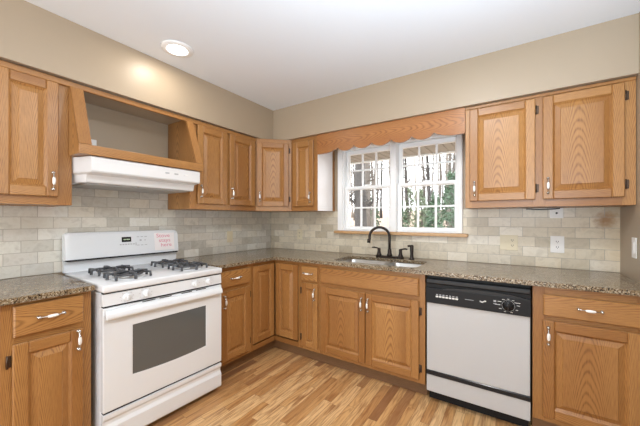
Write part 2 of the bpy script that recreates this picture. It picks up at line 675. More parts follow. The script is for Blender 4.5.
# white casing round both sashes, head jamb, mullion
cas.box((0.968, wy0, 1.15), (1.026, -0.0005, 2.075), WTRIM, bev=0.004)
cas.box((2.134, wy0, 1.15), (2.180, -0.0005, 2.075), WTRIM, bev=0.004)
cas.box((1.026, wy0, 2.005), (2.134, -0.0005, 2.075), WTRIM, bev=0.004)
cas.box((1.548, wy0, 1.15), (1.606, 0.12, 2.01), WTRIM, bev=0.004)
cas.box((1.022, 0.0, 1.151), (1.034, 0.12, 2.009), WTRIM)
cas.box((2.142, 0.0, 1.151), (2.154, 0.12, 2.009), WTRIM)
cas.box((1.034, 0.0, 1.996), (2.142, 0.12, 2.009), WTRIM)
cas.box((1.034, 0.0, 1.151), (2.142, 0.12, 1.164), WTRIM)
casing = struct(cas.build('window_casing'))
for k, (x0, x1) in enumerate(((1.035, 1.547), (1.607, 2.141))):
    root = bpy.data.objects.new('window_%d' % (k + 1), None)
    COL.objects.link(root)
    struct(root)
    for nm, z0, z1, yy, top in (('upper_sash', 1.580, 1.995, 0.062, True), ('lower_sash', 1.165, 1.612, 0.024, False)):
        mb = MB()
        st = 0.031
        rb = 0.030
        rt = 0.040 if top else 0.030
        gx0, gx1, gz0, gz1 = x0 + st, x1 - st, z0 + rb, z1 - rt
        y1 = yy + 0.034
        mb.box((x0, yy, z0), (gx0, y1, z1), WTRIM, bev=0.003)
        mb.box((gx1, yy, z0), (x1, y1, z1), WTRIM, bev=0.003)
        mb.box((gx0, yy, z0), (gx1, y1, gz0), WTRIM, bev=0.003)
        mb.box((gx0, yy, gz1), (gx1, y1, z1), WTRIM, bev=0.003)
        sash = mb.build(nm, root)
        mb = MB()
        for q in (1, 2):
            xm = gx0 + (gx1 - gx0) * q / 3
            mb.box((xm - 0.008, yy + 0.008, gz0), (xm + 0.008, yy + 0.026, gz1), WTRIM)
        zm = (gz0 + gz1) / 2
        mb.box((gx0, yy + 0.009, zm - 0.008), (gx1, yy + 0.025, zm + 0.008), WTRIM)
        mb.build('muntin_grid', sash)
        mb = MB()
        mb.box((gx0, yy + 0.015, gz0), (gx1, yy + 0.018, gz1), GLASS)
        mb.build('glass_pane', sash)
        if not top:
            mb = MB()
            mb.box(((x0 + x1) / 2 - 0.03, yy - 0.004, z1 - 0.004), ((x0 + x1) / 2 + 0.03, yy + 0.02, z1 + 0.012), WTRIM, bev=0.003)
            mb.build('sash_lock', sash)
m = MB()
m.box((0.945, -0.062, 1.122), (2.223, -0.0062, 1.149), SILLW, (1, 0, 0), 0.004, 2)
struct(m.build('window_sill'))

# ------------------------------------------------------------------ cabinets
FT = 0.019     # face frame thickness
DT = 0.019     # door thickness


def door_mesh(w, h, horiz_top=True, panel=True, st=0.055):
    mb = MB()
    o = 0.0045
    t = DT
    if not panel:
        # slab drawer front with a routed edge
        a = [(0, 0), (w, 0), (w, h), (0, h)]
        mb.box((0, -t + 0.006, 0), (w, -0.0005, h), OAK, (1, 0, 0))
        mb.prism([(0.0, -t + 0.006, 0.0), (w, -t + 0.006, 0.0), (w, -t + 0.006, h), (0, -t + 0.006, h)], (0, -0.0001, 0), OAK, (1, 0, 0))
        e = 0.006
        v0 = [Vector((0, -t + 0.006, 0)), Vector((w, -t + 0.006, 0)), Vector((w, -t + 0.006, h)), Vector((0, -t + 0.006, h))]
        v1 = [Vector((e, -t, e)), Vector((w - e, -t, e)), Vector((w - e, -t, h - e)), Vector((e, -t, h - e))]
        fs = []
        A = [mb.bm.verts.new(p) for p in v0]
        B = [mb.bm.verts.new(p) for p in v1]
        for i in range(4):
            fs.append(mb.bm.faces.new((A[i], A[(i + 1) % 4], B[(i + 1) % 4], B[i])))
        fs.append(mb.bm.faces.new(B))
        mb.finish(fs, OAK, (1, 0, 0))
        return mb
    b = 0.0045
    mb.box((0, -t, 0), (st, -0.0005, h), OAK, (0, 0, 1), b)
    mb.box((w - st, -t, 0), (w, -0.0005, h), OAK, (0, 0, 1), b)
    mb.box((st, -t, 0), (w - st, -0.0005, st), OAK, (1, 0, 0), b)
    mb.box((st, -t, h - st), (w - st, -0.0005, h), OAK, (1, 0, 0), b)
    return mb


def panel_mesh(w, h, st=0.055):
    """the raised centre panel, fitted into the door frame"""
    mb = MB()

    def ring(i, y):
        return [Vector((i, y, i)), Vector((w - i, y, i)), Vector((w - i, y, h - i)), Vector((i, y, h - i))]
    t = DT
    sl = min(0.034, (w - 2 * st) * 0.26)
    rs = [ring(st - 0.004, -t + 0.0012), ring(st + 0.005, -t + 0.0110), ring(st + 0.009, -t + 0.0140), ring(st + sl, -t + 0.0050), ring(st + sl + 0.0025, -t + 0.0015)]
    vr = [[mb.bm.verts.new(p) for p in r_] for r_ in rs]
    groups = {0: [], 1: []}
    for j in range(len(rs) - 1):
        for i in range(4):
            f = mb.bm.faces.new((vr[j][i], vr[j][(i + 1) % 4], vr[j + 1][(i + 1) % 4], vr[j + 1][i]))
            groups[0].append(f)
    groups[0].append(mb.bm.faces.new(vr[-1]))
    mb.finish(groups[0], OAK, (0, 0, 1))
    # back
    bk = [mb.bm.verts.new((st - 0.004, -0.002, st - 0.004)), mb.bm.verts.new((w - st + 0.004, -0.002, st - 0.004)), mb.bm.verts.new((w - st + 0.004, -0.002, h - st + 0.004)), mb.bm.verts.new((st - 0.004, -0.002, h - st + 0.004))]
    f = mb.bm.faces.new(bk[::-1])
    mb.finish([f], OAK, (0, 0, 1))
    return mb


_handle_me = {}


def handle(parent, x, z, vertical, y=-DT):
    """bow pull: chrome ends and posts with a white ceramic grip"""
    if vertical not in _handle_me:
        mb = MB()
        ax = (lambda s_, d: (0, d, s_)) if vertical else (lambda s_, d: (s_, d, 0))
        L = 0.047

        def bow(s_):
            return -0.010 - 0.014 * (1 - (s_ / L) ** 2)
        for sg in (-1, 1):
            # rosette on the door, post and little knob
            mb.lathe([(0.0085, 0), (0.0085, 0.002), (0.005, 0.004), (0.004, 0.009), (0.0068, 0.011), (0.0078, 0.014), (0.0060, 0.018), (0.0, 0.0195)], CHROME, ax(sg * L, 0), (0, -1, 0), 14)
            pts, rad = [], []
            for k in range(7):
                s_ = sg * (L - 0.003 - k / 6 * 0.026)
                pts.append(ax(s_, bow(s_)))
                rad.append([0.0045, 0.0036, 0.0030, 0.0030, 0.0038, 0.0050, 0.0060][k])
            mb.tube(pts, rad, CHROME, 10)
        pts, rad = [], []
        for k in range(11):
            q = -1 + 2 * k / 10
            s_ = q * 0.0215
            pts.append(ax(s_, bow(s_)))
            rad.append(0.0042 + 0.0040 * math.sqrt(max(0, 1 - q * q)))
        mb.tube(pts, rad, CERAM, 12)
        ob = mb.build('handle', parent, (x, y, z))
        _handle_me[vertical] = ob.data
        return ob
    ob = bpy.data.objects.new('handle', _handle_me[vertical])
    COL.objects.link(ob)
    ob.parent = parent
    ob.location = (x, y, z)
    return ob


_hinge_me = []


def hinge(parent, x, z):
    if not _hinge_me:
        mb = MB()
        mb.box((-0.009, -0.004, -0.026), (0.009, 0.0, 0.026), HINGE, bev=0.0015)
        mb.tube([(-0.006, -0.007, -0.029), (-0.006, -0.007, 0.029)], 0.0045, HINGE, 8)
        o = mb.build('hinge', parent, (x, 0, z))
        _hinge_me.append(o.data)
        return o
    o = bpy.data.objects.new('hinge', _hinge_me[0])
    COL.objects.link(o)
    o.parent = parent
    o.location = (x, 0, z)
    return o


def door(parent, x0, z0, w, h, loc_y, rot=0, pull=None, hinge_side=None, loc=None, st=0.055):
    """pull: (x from left, z from bottom)"""
    o = door_mesh(w, h, st=st).build('door', parent, loc or (x0, loc_y - 0.003, z0), (0, 0, rot))
    panel_mesh(w, h, st).build('raised_panel', o)
    if pull:
        handle(o, pull[0], pull[1], True)
    if hinge_side:
        hx = -0.010 if hinge_side == 'L' else w + 0.010
        for hz in (0.075, h - 0.075):
            hg = hinge(o, hx, hz)
            if hinge_side == 'R':
                hg.rotation_euler = (0, 0, 0)
                hg.scale = (1, 1, 1)
    return o


def drawer(parent, x0, z0, w, h, loc_y, name='drawer', pull=True, px=None):
    o = door_mesh(w, h, panel=False).build(name, parent, (x0, loc_y - 0.003, z0))
    if pull:
        handle(o, px if px is not None else w / 2, h / 2 + 0.002, False)
    return o


def frame(parent, w, h, d, stiles, rails):
    """stiles: list (x0,x1); rails: list (z0,z1) spanning between outer stiles"""
    mb = MB()
    for a, b in stiles:
        mb.box((a, -d, 0), (b, -d + FT, h), OAK, (0, 0, 1), 0.001)
    xs0, xs1 = stiles[0][1], stiles[-1][0]
    for a, b, *r in rails:
        c0, c1 = r if r else (xs0, xs1)
        mb.box((c0, -d + 0.0004, a), (c1, -d + FT, b), OAK, (1, 0, 0))
    return mb.build('face_frame', parent)


def carcass(parent, w, h, d, top=True, toe=0.0, lmat=None, rmat=None):
    mb = MB()
    t = 0.015
    y0 = -d + FT
    mb.box((0, y0, 0), (t, -0.008, h), lmat or OAK, (0, 0, 1))
    mb.box((w - t, y0, 0), (w, -0.008, h), rmat or OAK, (0, 0, 1))
    mb.box((t, y0, 0.002), (w - t, -0.014, t + 0.002), OAK, (1, 0, 0))
    mb.box((t, -0.014, 0), (w - t, -0.008, h), OAK, (0, 0, 1))
    if top:
        mb.box((t, y0, h - t), (w - t, -0.014, h), OAK, (1, 0, 0))
    if toe:
        mb.box((0, -0.528, -toe), (t, -0.008, 0), OAK, (0, 0, 1))
        mb.box((w - t, -0.528, -toe), (w, -0.008, 0), OAK, (0, 0, 1))
    return mb.build('carcass', parent)


UZ0, UZ1, UD = 1.355, 2.099, 0.33
UH = UZ1 - UZ0
DH = 0.657                      # upper door height (1.402 .. 2.059)
DZ = 0.047
LROT = PI / 2

# --- upper cabinet left of the hood (A)
c = thing('wall_cabinet', 'single-door honey oak wall cabinet left of the range hood, cut by the photo edge', 'cabinet', (0, -2.463, UZ0), LROT)
w = 0.365
carcass(c, w, UH, UD)
frame(c, w, UH, UD, [(0, 0.045), (w - 0.066, w)], [(0, 0.055), (UH - 0.045, UH)])
door(c, 0.043, DZ, 0.256, DH, -UD, pull=(0.228, 0.088))

# --- upper cabinet right of the hood (B): two doors
c = thing('wall_cabinet', 'two-door honey oak wall cabinet between the range hood and the corner', 'cabinet', (0, -1.325, UZ0), LROT)
w = 0.733
carcass(c, w, UH, UD)
frame(c, w, UH, UD, [(0, 0.062), (0.345, 0.405), (w - 0.03, w)], [(0, 0.055, 0.062, 0.345), (0, 0.055, 0.405, w - 0.03), (UH - 0.045, UH, 0.062, 0.345), (UH - 0.045, UH, 0.405, w - 0.03)])
door(c, 0.062, DZ, 0.298, DH, -UD, pull=(0.027, 0.105))
door(c, 0.393, DZ, 0.312, DH, -UD, pull=(0.022, 0.108))

# --- diagonal corner upper cabinet
c = thing('corner_cabinet', 'diagonal honey oak wall cabinet with one door in the corner of the walls', 'cabinet', (0, 0, UZ0))
mb = MB()
pent = [(0.008, -0.008), (0.008, -0.59), (0.322, -0.59), (0.59, -0.322), (0.59, -0.008)]
mb.prism([(x, y, 0.002) for x, y in pent], (0, 0, 0.015), OAK, (1, 0, 0))
mb.prism([(x, y, UH - 0.017) for x, y in pent], (0, 0, 0.015), OAK, (1, 0, 0))
mb.box((0.008, -0.59, 0), (0.322, -0.575, UH), OAK, (0, 0, 1))
mb.box((0.575, -0.322, 0), (0.59, -0.008, UH), OAK, (0, 0, 1))
mb.build('carcass', c)
fd = bpy.data.objects.new('diagonal_front', None)
fw = 0.26 * math.sqrt(2)
mb = MB()
a45 = R(45)
for a, b in ((0, 0.03), (fw - 0.045, fw)):
    mb.box((a, 0, 0), (b, FT, UH), OAK, (0, 0, 1), 0.001)
mb.box((0.03, 0.0004, 0), (fw - 0.045, FT, 0.055), OAK, (1, 0, 0))
mb.box((0.03, 0.0004, UH - 0.045), (fw - 0.045, FT, UH), OAK, (1, 0, 0))
mb.build('face_frame', c, (0.33, -0.59, 0), (0, 0, a45))
door(c, 0, 0, 0.325, DH, 0, a45, (0.030, 0.10), 'R', (0.33 + 0.012 * math.cos(a45), -0.59 + 0.012 * math.sin(a45), DZ))

# --- narrow upper cabinet left of the window (C)
c = thing('wall_cabinet', 'narrow honey oak wall cabinet left of the window, end panel coloured white with window glare', 'cabinet', (0.592, 0, UZ0))
w = 0.328
mb_c = carcass(c, w, UH, UD)
frame(c, w, UH, UD, [(0, 0.034), (w - 0.045, w)], [(0, 0.055), (UH - 0.045, UH)])
door(c, 0.030, DZ, 0.257, DH, -UD, pull=(0.222, 0.088))
mb = MB(); mb.box((w, -UD + 0.002, 0.0), (w + 0.003, -0.05, UH), GLARE); o = mb.build('end_panel', c); o['label'] = 'end panel coloured with white glare from the window'
mb = MB(); mb.box((w, -0.05, 0.0), (w + 0.004, -0.008, UH), OAK, (0, 0, 1)); mb.build('scribe_strip', c)

# --- upper cabinet right of the window (H)
c = thing('wall_cabinet', 'wide two-door honey oak wall cabinet right of the window', 'cabinet', (2.242, 0, UZ0))
w = WX - 2.242 - 0.002
carcass(c, w, UH, UD)
frame(c, w, UH, UD, [(0, 0.045), (0.405, 0.474), (w - 0.058, w)], [(0, 0.055, 0.045, 0.405), (0, 0.055, 0.474, w - 0.058), (UH - 0.045, UH, 0.045, 0.405), (UH - 0.045, UH, 0.474, w - 0.058)])
door(c, 0.030, DZ, 0.390, DH + 0.010, -UD, pull=(0.033, 0.090), hinge_side='R')
door(c, 0.459, DZ, 0.384, DH + 0.010, -UD, pull=(0.027, 0.086), hinge_side='R')
mb = MB(); mb.box((0, -UD - 0.008, UH - 0.022), (w, -UD, UH - 0.004), OAK, (1, 0, 0), 0.002); mb.build('top_moulding', c)

# --- scalloped valance
mb = MB()
vx0, vx1 = 0.9215, 2.2405
top = 2.098
cusps = [1.156, 1.322, 1.495, 1.671, 1.848, 2.019]
base = 1.914
pts = [(vx0, top), (vx0, base)]
segs = [(vx0 - 0.10, cusps[0])] + list(zip(cusps[:-1], cusps[1:])) + [(cusps[-1], vx1 + 0.10)]
for k, (a, b) in enumerate(segs):
    n = 12
    for i in range(n + 1):
        x = a + (b - a) * i / n
        if x <= vx0 or x >= vx1:
            continue
        q = (x - a) / (b - a)
        depth = 0.040 * (4 * q * (1 - q)) ** 0.85
        z = 1.947 - depth
        if k == 0 and q < 0.5:
            z = 1.947 - 0.040 * (1.0)
        if k == len(segs) - 1 and q > 0.5:
            z = 1.947 - 0.040
        pts.append((x, z))
pts += [(vx1, 1.907), (vx1, top)]
mb.prism([(x, -0.345, z) for x, z in pts], (0, 0.018, 0), OAKP, (1, 0, 0))
tag(mb.build('window_valance'), 'scalloped oak valance board spanning above the window', 'valance')

# --- base cabinets
BZ, BT = 0.104, 0.884
BH = BT - BZ
BD = 0.61
DRZ0, DRZ1 = 0.724 - BZ, 0.852 - BZ
DOZ0, DOZ1 = 0.137 - BZ, 0.692 - BZ
RAILS = [(0, 0.045), (DOZ1 - 0.01, DRZ0 + 0.012), (BH - 0.045, BH)]

# left of the range
c = thing('base_cabinet', 'honey oak base cabinet left of the white range, drawer over one door', 'cabinet', (0, -2.443, BZ), LROT)
w = 0.346
carcass(c, w, BH, BD, toe=BZ)
frame(c, w, BH, BD, [(0, 0.045), (w - 0.045, w)], RAILS)
drawer(c, 0.040, DRZ0, 0.267, DRZ1 - DRZ0 + 0.016, -BD)
door(c, 0.037, DOZ0, 0.269, DOZ1 - DOZ0, -BD, pull=(0.245, 0.50), hinge_side='L')

# right of the range
c = thing('base_cabinet', 'honey oak base cabinet right of the white range, drawer over one door', 'cabinet', (0, -1.293, BZ), LROT)
w = 0.378
carcass(c, w, BH, BD, toe=BZ)
frame(c, w, BH, BD, [(0, 0.060), (w - 0.045, w)], RAILS)
drawer(c, 0.046, DRZ0, 0.302, DRZ1 - DRZ0, -BD, px=0.14)
door(c, 0.046, DOZ0, 0.302, DOZ1 - DOZ0, -BD, pull=(0.026, 0.475), hinge_side='R')

# corner base cabinet, L shaped with two doors meeting in the corner
c = thing('corner_cabinet', 'L-shaped honey oak base cabinet in the inner corner, two doors meeting', 'cabinet', (0, 0, BZ))
mb = MB()
ell = [(0.008, -0.008), (0.008, -0.914), (0.59, -0.914), (0.59, -0.59), (0.914, -0.59), (0.914, -0.008)]
mb.prism([(x, y, 0.002) for x, y in ell], (0, 0, 0.015), OAK, (1, 0, 0))
mb.box((0.008, -0.914, 0), (0.59, -0.90, BH), OAK, (0, 0, 1))
mb.box((0.90, -0.59, 0), (0.914, -0.008, BH), OAK, (0, 0, 1))
mb.build('carcass', c)
mb = MB()
mb.box((0.59, -0.914, 0), (0.61, -0.898, BH), OAK, (0, 0, 1))
mb.box((0.59, -0.898, 0), (0.6096, -0.61, 0.045), OAK, (0, 1, 0))
mb.box((0.59, -0.898, BH - 0.045), (0.6096, -0.61, BH), OAK, (0, 1, 0))
mb.box((0.898, -0.61, 0), (0.914, -0.59, BH), OAK, (0, 0, 1))
mb.box((0.59, -0.6096, 0), (0.898, -0.59, 0.045), OAK, (1, 0, 0))
mb.box((0.59, -0.6096, BH - 0.045), (0.898, -0.59, BH), OAK, (1, 0, 0))
mb.build('face_frame', c)
CH = 0.852 - 0.168
door(c, 0, 0, 0.272, CH, 0, LROT, None, None, (0.61, -0.906, 0.168 - BZ))
door(c, 0.634, 0.168 - BZ, 0.266, CH, -0.61)

# narrow cabinet beside the corner
c = thing('base_cabinet', 'narrow honey oak base cabinet between the corner and the sink cabinet', 'cabinet', (0.915, 0, BZ))
w = 0.215
carcass(c, w, BH, BD, toe=BZ)
frame(c, w, BH, BD, [(0, 0.035), (w - 0.018, w)], RAILS)
drawer(c, 0.032, DRZ0, 0.168, DRZ1 - DRZ0, -BD, px=0.075)
door(c, 0.032, DOZ0, 0.170, DOZ1 - DOZ0 + 0.012, -BD, pull=(0.143, 0.475), hinge_side='L', st=0.048)

# sink cabinet
c = thing('sink_cabinet', 'wide honey oak base cabinet under the sink, two doors and false drawer front', 'cabinet', (1.131, 0, BZ))
w = 0.891
carcass(c, w, BH, BD, top=False, toe=BZ)
frame(c, w, BH, BD, [(0, 0.035), (w - 0.052, w)], RAILS)
drawer(c, 0.014, DRZ0, 0.836, DRZ1 - DRZ0, -BD, 'false_drawer_front', False)
door(c, 0.022, DOZ0, 0.414, DOZ1 - DOZ0, -BD, pull=(0.387, 0.465))
door(c, 0.441, DOZ0, 0.410, DOZ1 - DOZ0, -BD, pull=(0.023, 0.465), hinge_side='R')

# right of the dishwasher
c = thing('base_cabinet', 'honey oak base cabinet right of the dishwasher, against the right wall', 'cabinet', (2.637, 0, BZ))
w = WX - 2.637 - 0.002
carcass(c, w, BH, BD, toe=BZ)
frame(c, w, BH, BD, [(0, 0.060), (w - 0.06, w)], RAILS)
drawer(c, 0.050, DRZ0 - 0.005, 0.402, DRZ1 - DRZ0 - 0.008, -BD)
door(c, 0.047, DOZ0, 0.405, DOZ1 - DOZ0, -BD, pull=(0.026, 0.470))

# ------------------------------------------------------------------ countertops
CZ0, CZ1 = 0.886, 0.914


def rrect(x0, x1, y0, y1, r, n=5):
    pts = []
    for cx_, cy_, a0 in ((x1 - r, y1 - r, 0), (x0 + r, y1 - r, 90), (x0 + r, y0 + r, 180), (x1 - r, y0 + r, 270)):
        for i in range(n + 1):
            a = R(a0 + 90 * i / n)
            pts.append((cx_ + r * math.cos(a), cy_ + r * math.sin(a)))
    return pts


def slab(name, outer, holes, z0, z1, mat, bevel=0.004):
    mb = MB()
    bm = mb.bm
    edges = []
    for loop in [outer] + holes:
        v = [bm.verts.new((x, y, z1)) for x, y in loop]
        edges += [bm.edges.new((v[i], v[(i + 1) % len(v)])) for i in range(len(v))]
    r_ = bmesh.ops.triangle_fill(bm, use_beauty=True, use_dissolve=False, edges=edges)
    topf = [g for g in r_['geom'] if isinstance(g, bmesh.types.BMFace)]
    for f in topf:
        f.normal_update()
        if f.normal.z < 0:
            f.normal_flip()
    ex = bmesh.ops.extrude_face_region(bm, geom=topf)
    nv = [g for g in ex['geom'] if isinstance(g, bmesh.types.BMVert)]
    # keep the original as the top; move the new faces down
    for v in nv:
        v.co.z = z0
    bmesh.ops.recalc_face_normals(bm, faces=list(bm.faces))
    mb.finish(list(bm.faces), mat)
    return mb.build(name)


SX0, SX1, SY0, SY1 = 1.212, 1.942, -0.555, -0.175
o = slab('countertop', [(0.0075, -1.294), (0.645, -1.294), (0.645, -0.645), (3.133, -0.645), (3.133, -0.0075), (0.0075, -0.0075)],
         [rrect(SX0, SX1, SY0, SY1, 0.06)], CZ0, CZ1, GRAN)
tag(o, 'L-shaped speckled brown granite countertop with the sink cutout', 'countertop')
o = slab('countertop', [(0.0075, -2.50), (0.645, -2.50), (0.645, -2.093), (0.0075, -2.093)], [], CZ0, CZ1, GRAN)
tag(o, 'short speckled brown granite countertop left of the white range', 'countertop')

# ------------------------------------------------------------------ sink and faucet
c = thing('kitchen_sink', 'double bowl stainless steel sink set under the granite countertop', 'sink', (0, 0, 0.0))


def bowl(x0, x1, y0, y1, depth):
    mb = MB()
    bm = mb.bm
    loops = []
    zt = CZ0 - 0.0015
    spec = [(-0.012, zt, 0.05), (0.0, zt, 0.05), (0.003, zt - 0.008, 0.05), (0.012, zt - depth + 0.03, 0.06), (0.022, zt - depth + 0.008, 0.06), (0.045, zt - depth, 0.06)]
    for ins, z, r_ in spec:
        loops.append([bm.verts.new((x, y, z)) for x, y in rrect(x0 + ins, x1 - ins, y0 + ins, y1 - ins, r_ if ins >= 0 else 0.06, 6)])
    fs = []
    n = len(loops[0])
    for a, b in zip(loops[:-1], loops[1:]):
        for i in range(n):
            fs.append(bm.faces.new((a[i], a[(i + 1) % n], b[(i + 1) % n], b[i])))
    fs.append(bm.faces.new(loops[-1]))
    mb.finish(fs, STEEL, None, True)
    o = mb.build('bowl', c)
    sm = o.modifiers.new('thickness', 'SOLIDIFY')
    sm.thickness = 0.0015
    sm.offset = 1
    d = MB()
    d.lathe([(0.040, 0), (0.040, 0.003), (0.030, 0.004), (0.026, 0.001), (0.0, 0.001)], CHROME, ((x0 + x1) / 2, (y0 + y1) / 2, zt - depth + 0.0005), (0, 0, 1), 20)
    d.build('drain', o)
    return o


bowl(SX0 - 0.005, 1.610, SY0 - 0.005, SY1 + 0.005, 0.19)
bowl(1.638, SX1 + 0.005, SY0 - 0.005, SY1 + 0.005, 0.17)

FY = -0.112
c = thing('faucet', 'oil-rubbed bronze gooseneck faucet with two lever handles behind the sink', 'faucet', (1.577, FY, CZ1))
mb = MB()
mb.prism([(x, y, 0.0005) for x, y in rrect(-0.135, 0.135, -0.029, 0.029, 0.028, 6)], (0, 0, 0.016), BRONZE, bev=0.003)
mb.build('base_plate', c)
mb = MB()
mb.lathe([(0.026, 0.016), (0.025, 0.03), (0.019, 0.04), (0.017, 0.075), (0.014, 0.082)], BRONZE, (0, 0, 0), (0, 0, 1), 16)
pth = [(0, 0, 0.08), (0, 0, 0.14), (0, 0, 0.19)]
dirx, diry = -0.90, -0.42
rr = 0.092
for i in range(1, 13):
    a = PI * i / 12 * 1.05
    q = rr * (1 - math.cos(a))
    pth.append((dirx * q, diry * q, 0.19 + rr * math.sin(a)))
pth.append((dirx * 0.190, diry * 0.190, 0.160))
mb.tube(pth, [0.0125] * len(pth), BRONZE, 14)
e = pth[-1]
mb.tube([(e[0], e[1], e[2] + 0.012), (e[0] - 0.001, e[1], e[2]), (e[0] - 0.002, e[1] - 0.001, e[2] - 0.024)], [0.0135, 0.0165, 0.0165], BRONZE, 14)
mb.build('gooseneck_spout', c)
for sg in (-1, 1):
    mb = MB()
    bx = sg * 0.103
    mb.lathe([(0.024, 0.016), (0.024, 0.024), (0.018, 0.034), (0.014, 0.062), (0.016, 0.070), (0.014, 0.082), (0.0, 0.088)], BRONZE, (bx, 0, 0), (0, 0, 1), 16)
    mb.tube([(bx, 0, 0.078), (bx + sg * 0.02, -0.004, 0.086), (bx + sg * 0.045, -0.008, 0.090), (bx + sg * 0.066, -0.012, 0.088)], [0.007, 0.0065, 0.0075, 0.006], BRONZE, 10)
    mb.build('lever_handle', c)
mb = MB()
mb.lathe([(0.024, 0.0005), (0.024, 0.006), (0.016, 0.014), (0.0145, 0.05), (0.0165, 0.085), (0.017, 0.118), (0.012, 0.128), (0.0, 0.130)], BRONZE, (0, 0, 0), (0, 0, 1), 16)
mb.tube([(0, 0, 0.112), (-0.018, -0.006, 0.120), (-0.034, -0.012, 0.116)], [0.010, 0.010, 0.009], BRONZE, 10)
tag(mb.build('side_sprayer', None, (1.782, FY, CZ1)), 'bronze side sprayer standing right of the faucet', 'sprayer')

# ------------------------------------------------------------------ gas range  (local: x along the wall, front towards -y)
RW = 0.752
c = thing('gas_range', 'white freestanding gas range with oven between two base cabinets', 'stove', (0.004, -2.052, 0), LROT - R(2.2))
FR = -0.702    # front plane of the door
mb = MB()
mb.box((0.002, -0.668, 0.03), (0.02, -0.03, 0.868), ENAMELS, bev=0.002)
mb.box((RW - 0.02, -0.668, 0.03), (RW - 0.002, -0.03, 0.868), ENAMELS, bev=0.002)
mb.box((0.02, -0.663, 0.03), (RW - 0.02, -0.03, 0.868), GAP)
for zz in (0.215, 0.793, 0.8675):
    mb.box((0.006, FR + 0.008, zz - 0.0032), (RW - 0.006, -0.66, zz + 0.0032), GAP)
mb.build('body', c)
for x in (0.05, RW - 0.05):
    for y in (-0.60, -0.08):
        mb = MB()
        mb.lathe([(0.016, 0), (0.016, 0.03)], BLACK, (x, y, 0), (0, 0, 1), 12)
        mb.build('levelling_foot', c)
# storage drawer
mb = MB()
mb.prism([(0.003, -0.664, 0.034), (0.003, FR + 0.006, 0.034), (0.003, FR, 0.045), (0.003, FR, 0.13), (0.003, FR + 0.012, 0.150), (0.003, FR + 0.012, 0.168), (0.003, FR, 0.185), (0.003, FR, 0.208), (0.003, -0.664, 0.212)], (RW - 0.006, 0, 0), ENAMEL, bev=0.002)
mb.build('storage_drawer', c)
# oven door with window
wx0, wx1, wz0, wz1 = 0.150, 0.622, 0.378, 0.664
mb = MB()
D0 = -0.664
z0, z1 = 0.222, 0.788
mb.box((0.002, FR, z0), (wx0, D0, z1), ENAMEL, bev=0.004, seg=2)
mb.box((wx1, FR, z0), (RW - 0.002, D0, z1), ENAMEL, bev=0.004, seg=2)
mb.box((wx0 - 0.006, FR + 0.0002, wz1), (wx1 + 0.006, D0, z1 - 0.001), ENAMEL)
n = 14
low = [(wx0 + (wx1 - wx0) * i / n, wz0 - 0.011 * (1 - (2 * i / n - 1) ** 2)) for i in range(n + 1)]
mb.prism([(wx0 - 0.006, FR + 0.0002, z0 + 0.001), (wx1 + 0.006, FR + 0.0002, z0 + 0.001), (wx1 + 0.006, FR + 0.0002, wz0)] + [(x, FR + 0.0002, z) for x, z in low[::-1]] + [(wx0 - 0.006, FR + 0.0002, wz0)], (0, D0 - FR, 0), ENAMEL)
dr = mb.build('oven_door', c)
mb = MB()
mb.box((wx0 - 0.004, FR + 0.004, wz0 - 0.02), (wx1 + 0.004, FR + 0.010, wz1 + 0.004), OVENG)
mb.build('oven_window', dr)
mb = MB()
hz = 0.738
prof = [(FR - 0.001, hz + 0.040), (FR - 0.012, hz + 0.037), (FR - 0.027, hz + 0.022), (FR - 0.032, hz + 0.004), (FR - 0.030, hz - 0.008), (FR - 0.022, hz - 0.010), (FR - 0.018, hz + 0.000), (FR - 0.010, hz + 0.014), (FR - 0.001, hz + 0.016)]
mb.prism([(0.010, y, z) for y, z in prof], (RW - 0.024, 0, 0), ENAMEL, bev=0.003)
mb.build('oven_handle', dr)
for xa, xb in ((0.20, 0.275), (0.30, 0.375), (0.44, 0.515), (0.545, 0.62)):
    mb = MB()
    mb.box((xa, FR - 0.0012, 0.7815), (xb, FR + 0.01, 0.7865), SLOT)
    mb.build('vent_slot', dr)
# knob panel
mb = MB()
mb.prism([(0.002, -0.664, 0.798), (0.002, FR + 0.002, 0.798), (0.002, FR + 0.006, 0.863), (0.002, -0.664, 0.863)], (RW - 0.004, 0, 0), ENAMEL, bev=0.002)
for kx in (0.120, 0.222, 0.538, 0.640):
    for a in range(7):
        t_ = R(-30 + a * 40)
        px_, pz_ = kx + 0.034 * math.cos(t_), 0.829 + 0.030 * math.sin(t_)
        mb.box((px_ - 0.002, FR + 0.0026, pz_ - 0.0015), (px_ + 0.002, FR + 0.0075, pz_ + 0.0015), GREYI)
kp = mb.build('knob_panel', c)
for kx in (0.120, 0.222, 0.538, 0.640):
    mb = MB()
    mb.lathe([(0.023, 0), (0.023, 0.003), (0.020, 0.005), (0.018, 0.011), (0.015, 0.013), (0.0, 0.013)], ENAMELS, (kx, FR + 0.003, 0.829), (0, -1, 0.05), 20)
    mb.box((kx - 0.004, FR - 0.018, 0.812), (kx + 0.004, FR - 0.008, 0.846), ENAMELS, bev=0.002)
    mb.build('knob', c)

# cooktop
mb = MB()
mb.box((0.0, FR - 0.008, 0.872), (RW, -0.04, 0.913), ENAMEL, bev=0.010, seg=3, smooth=True)
ct = mb.build('cooktop', c)
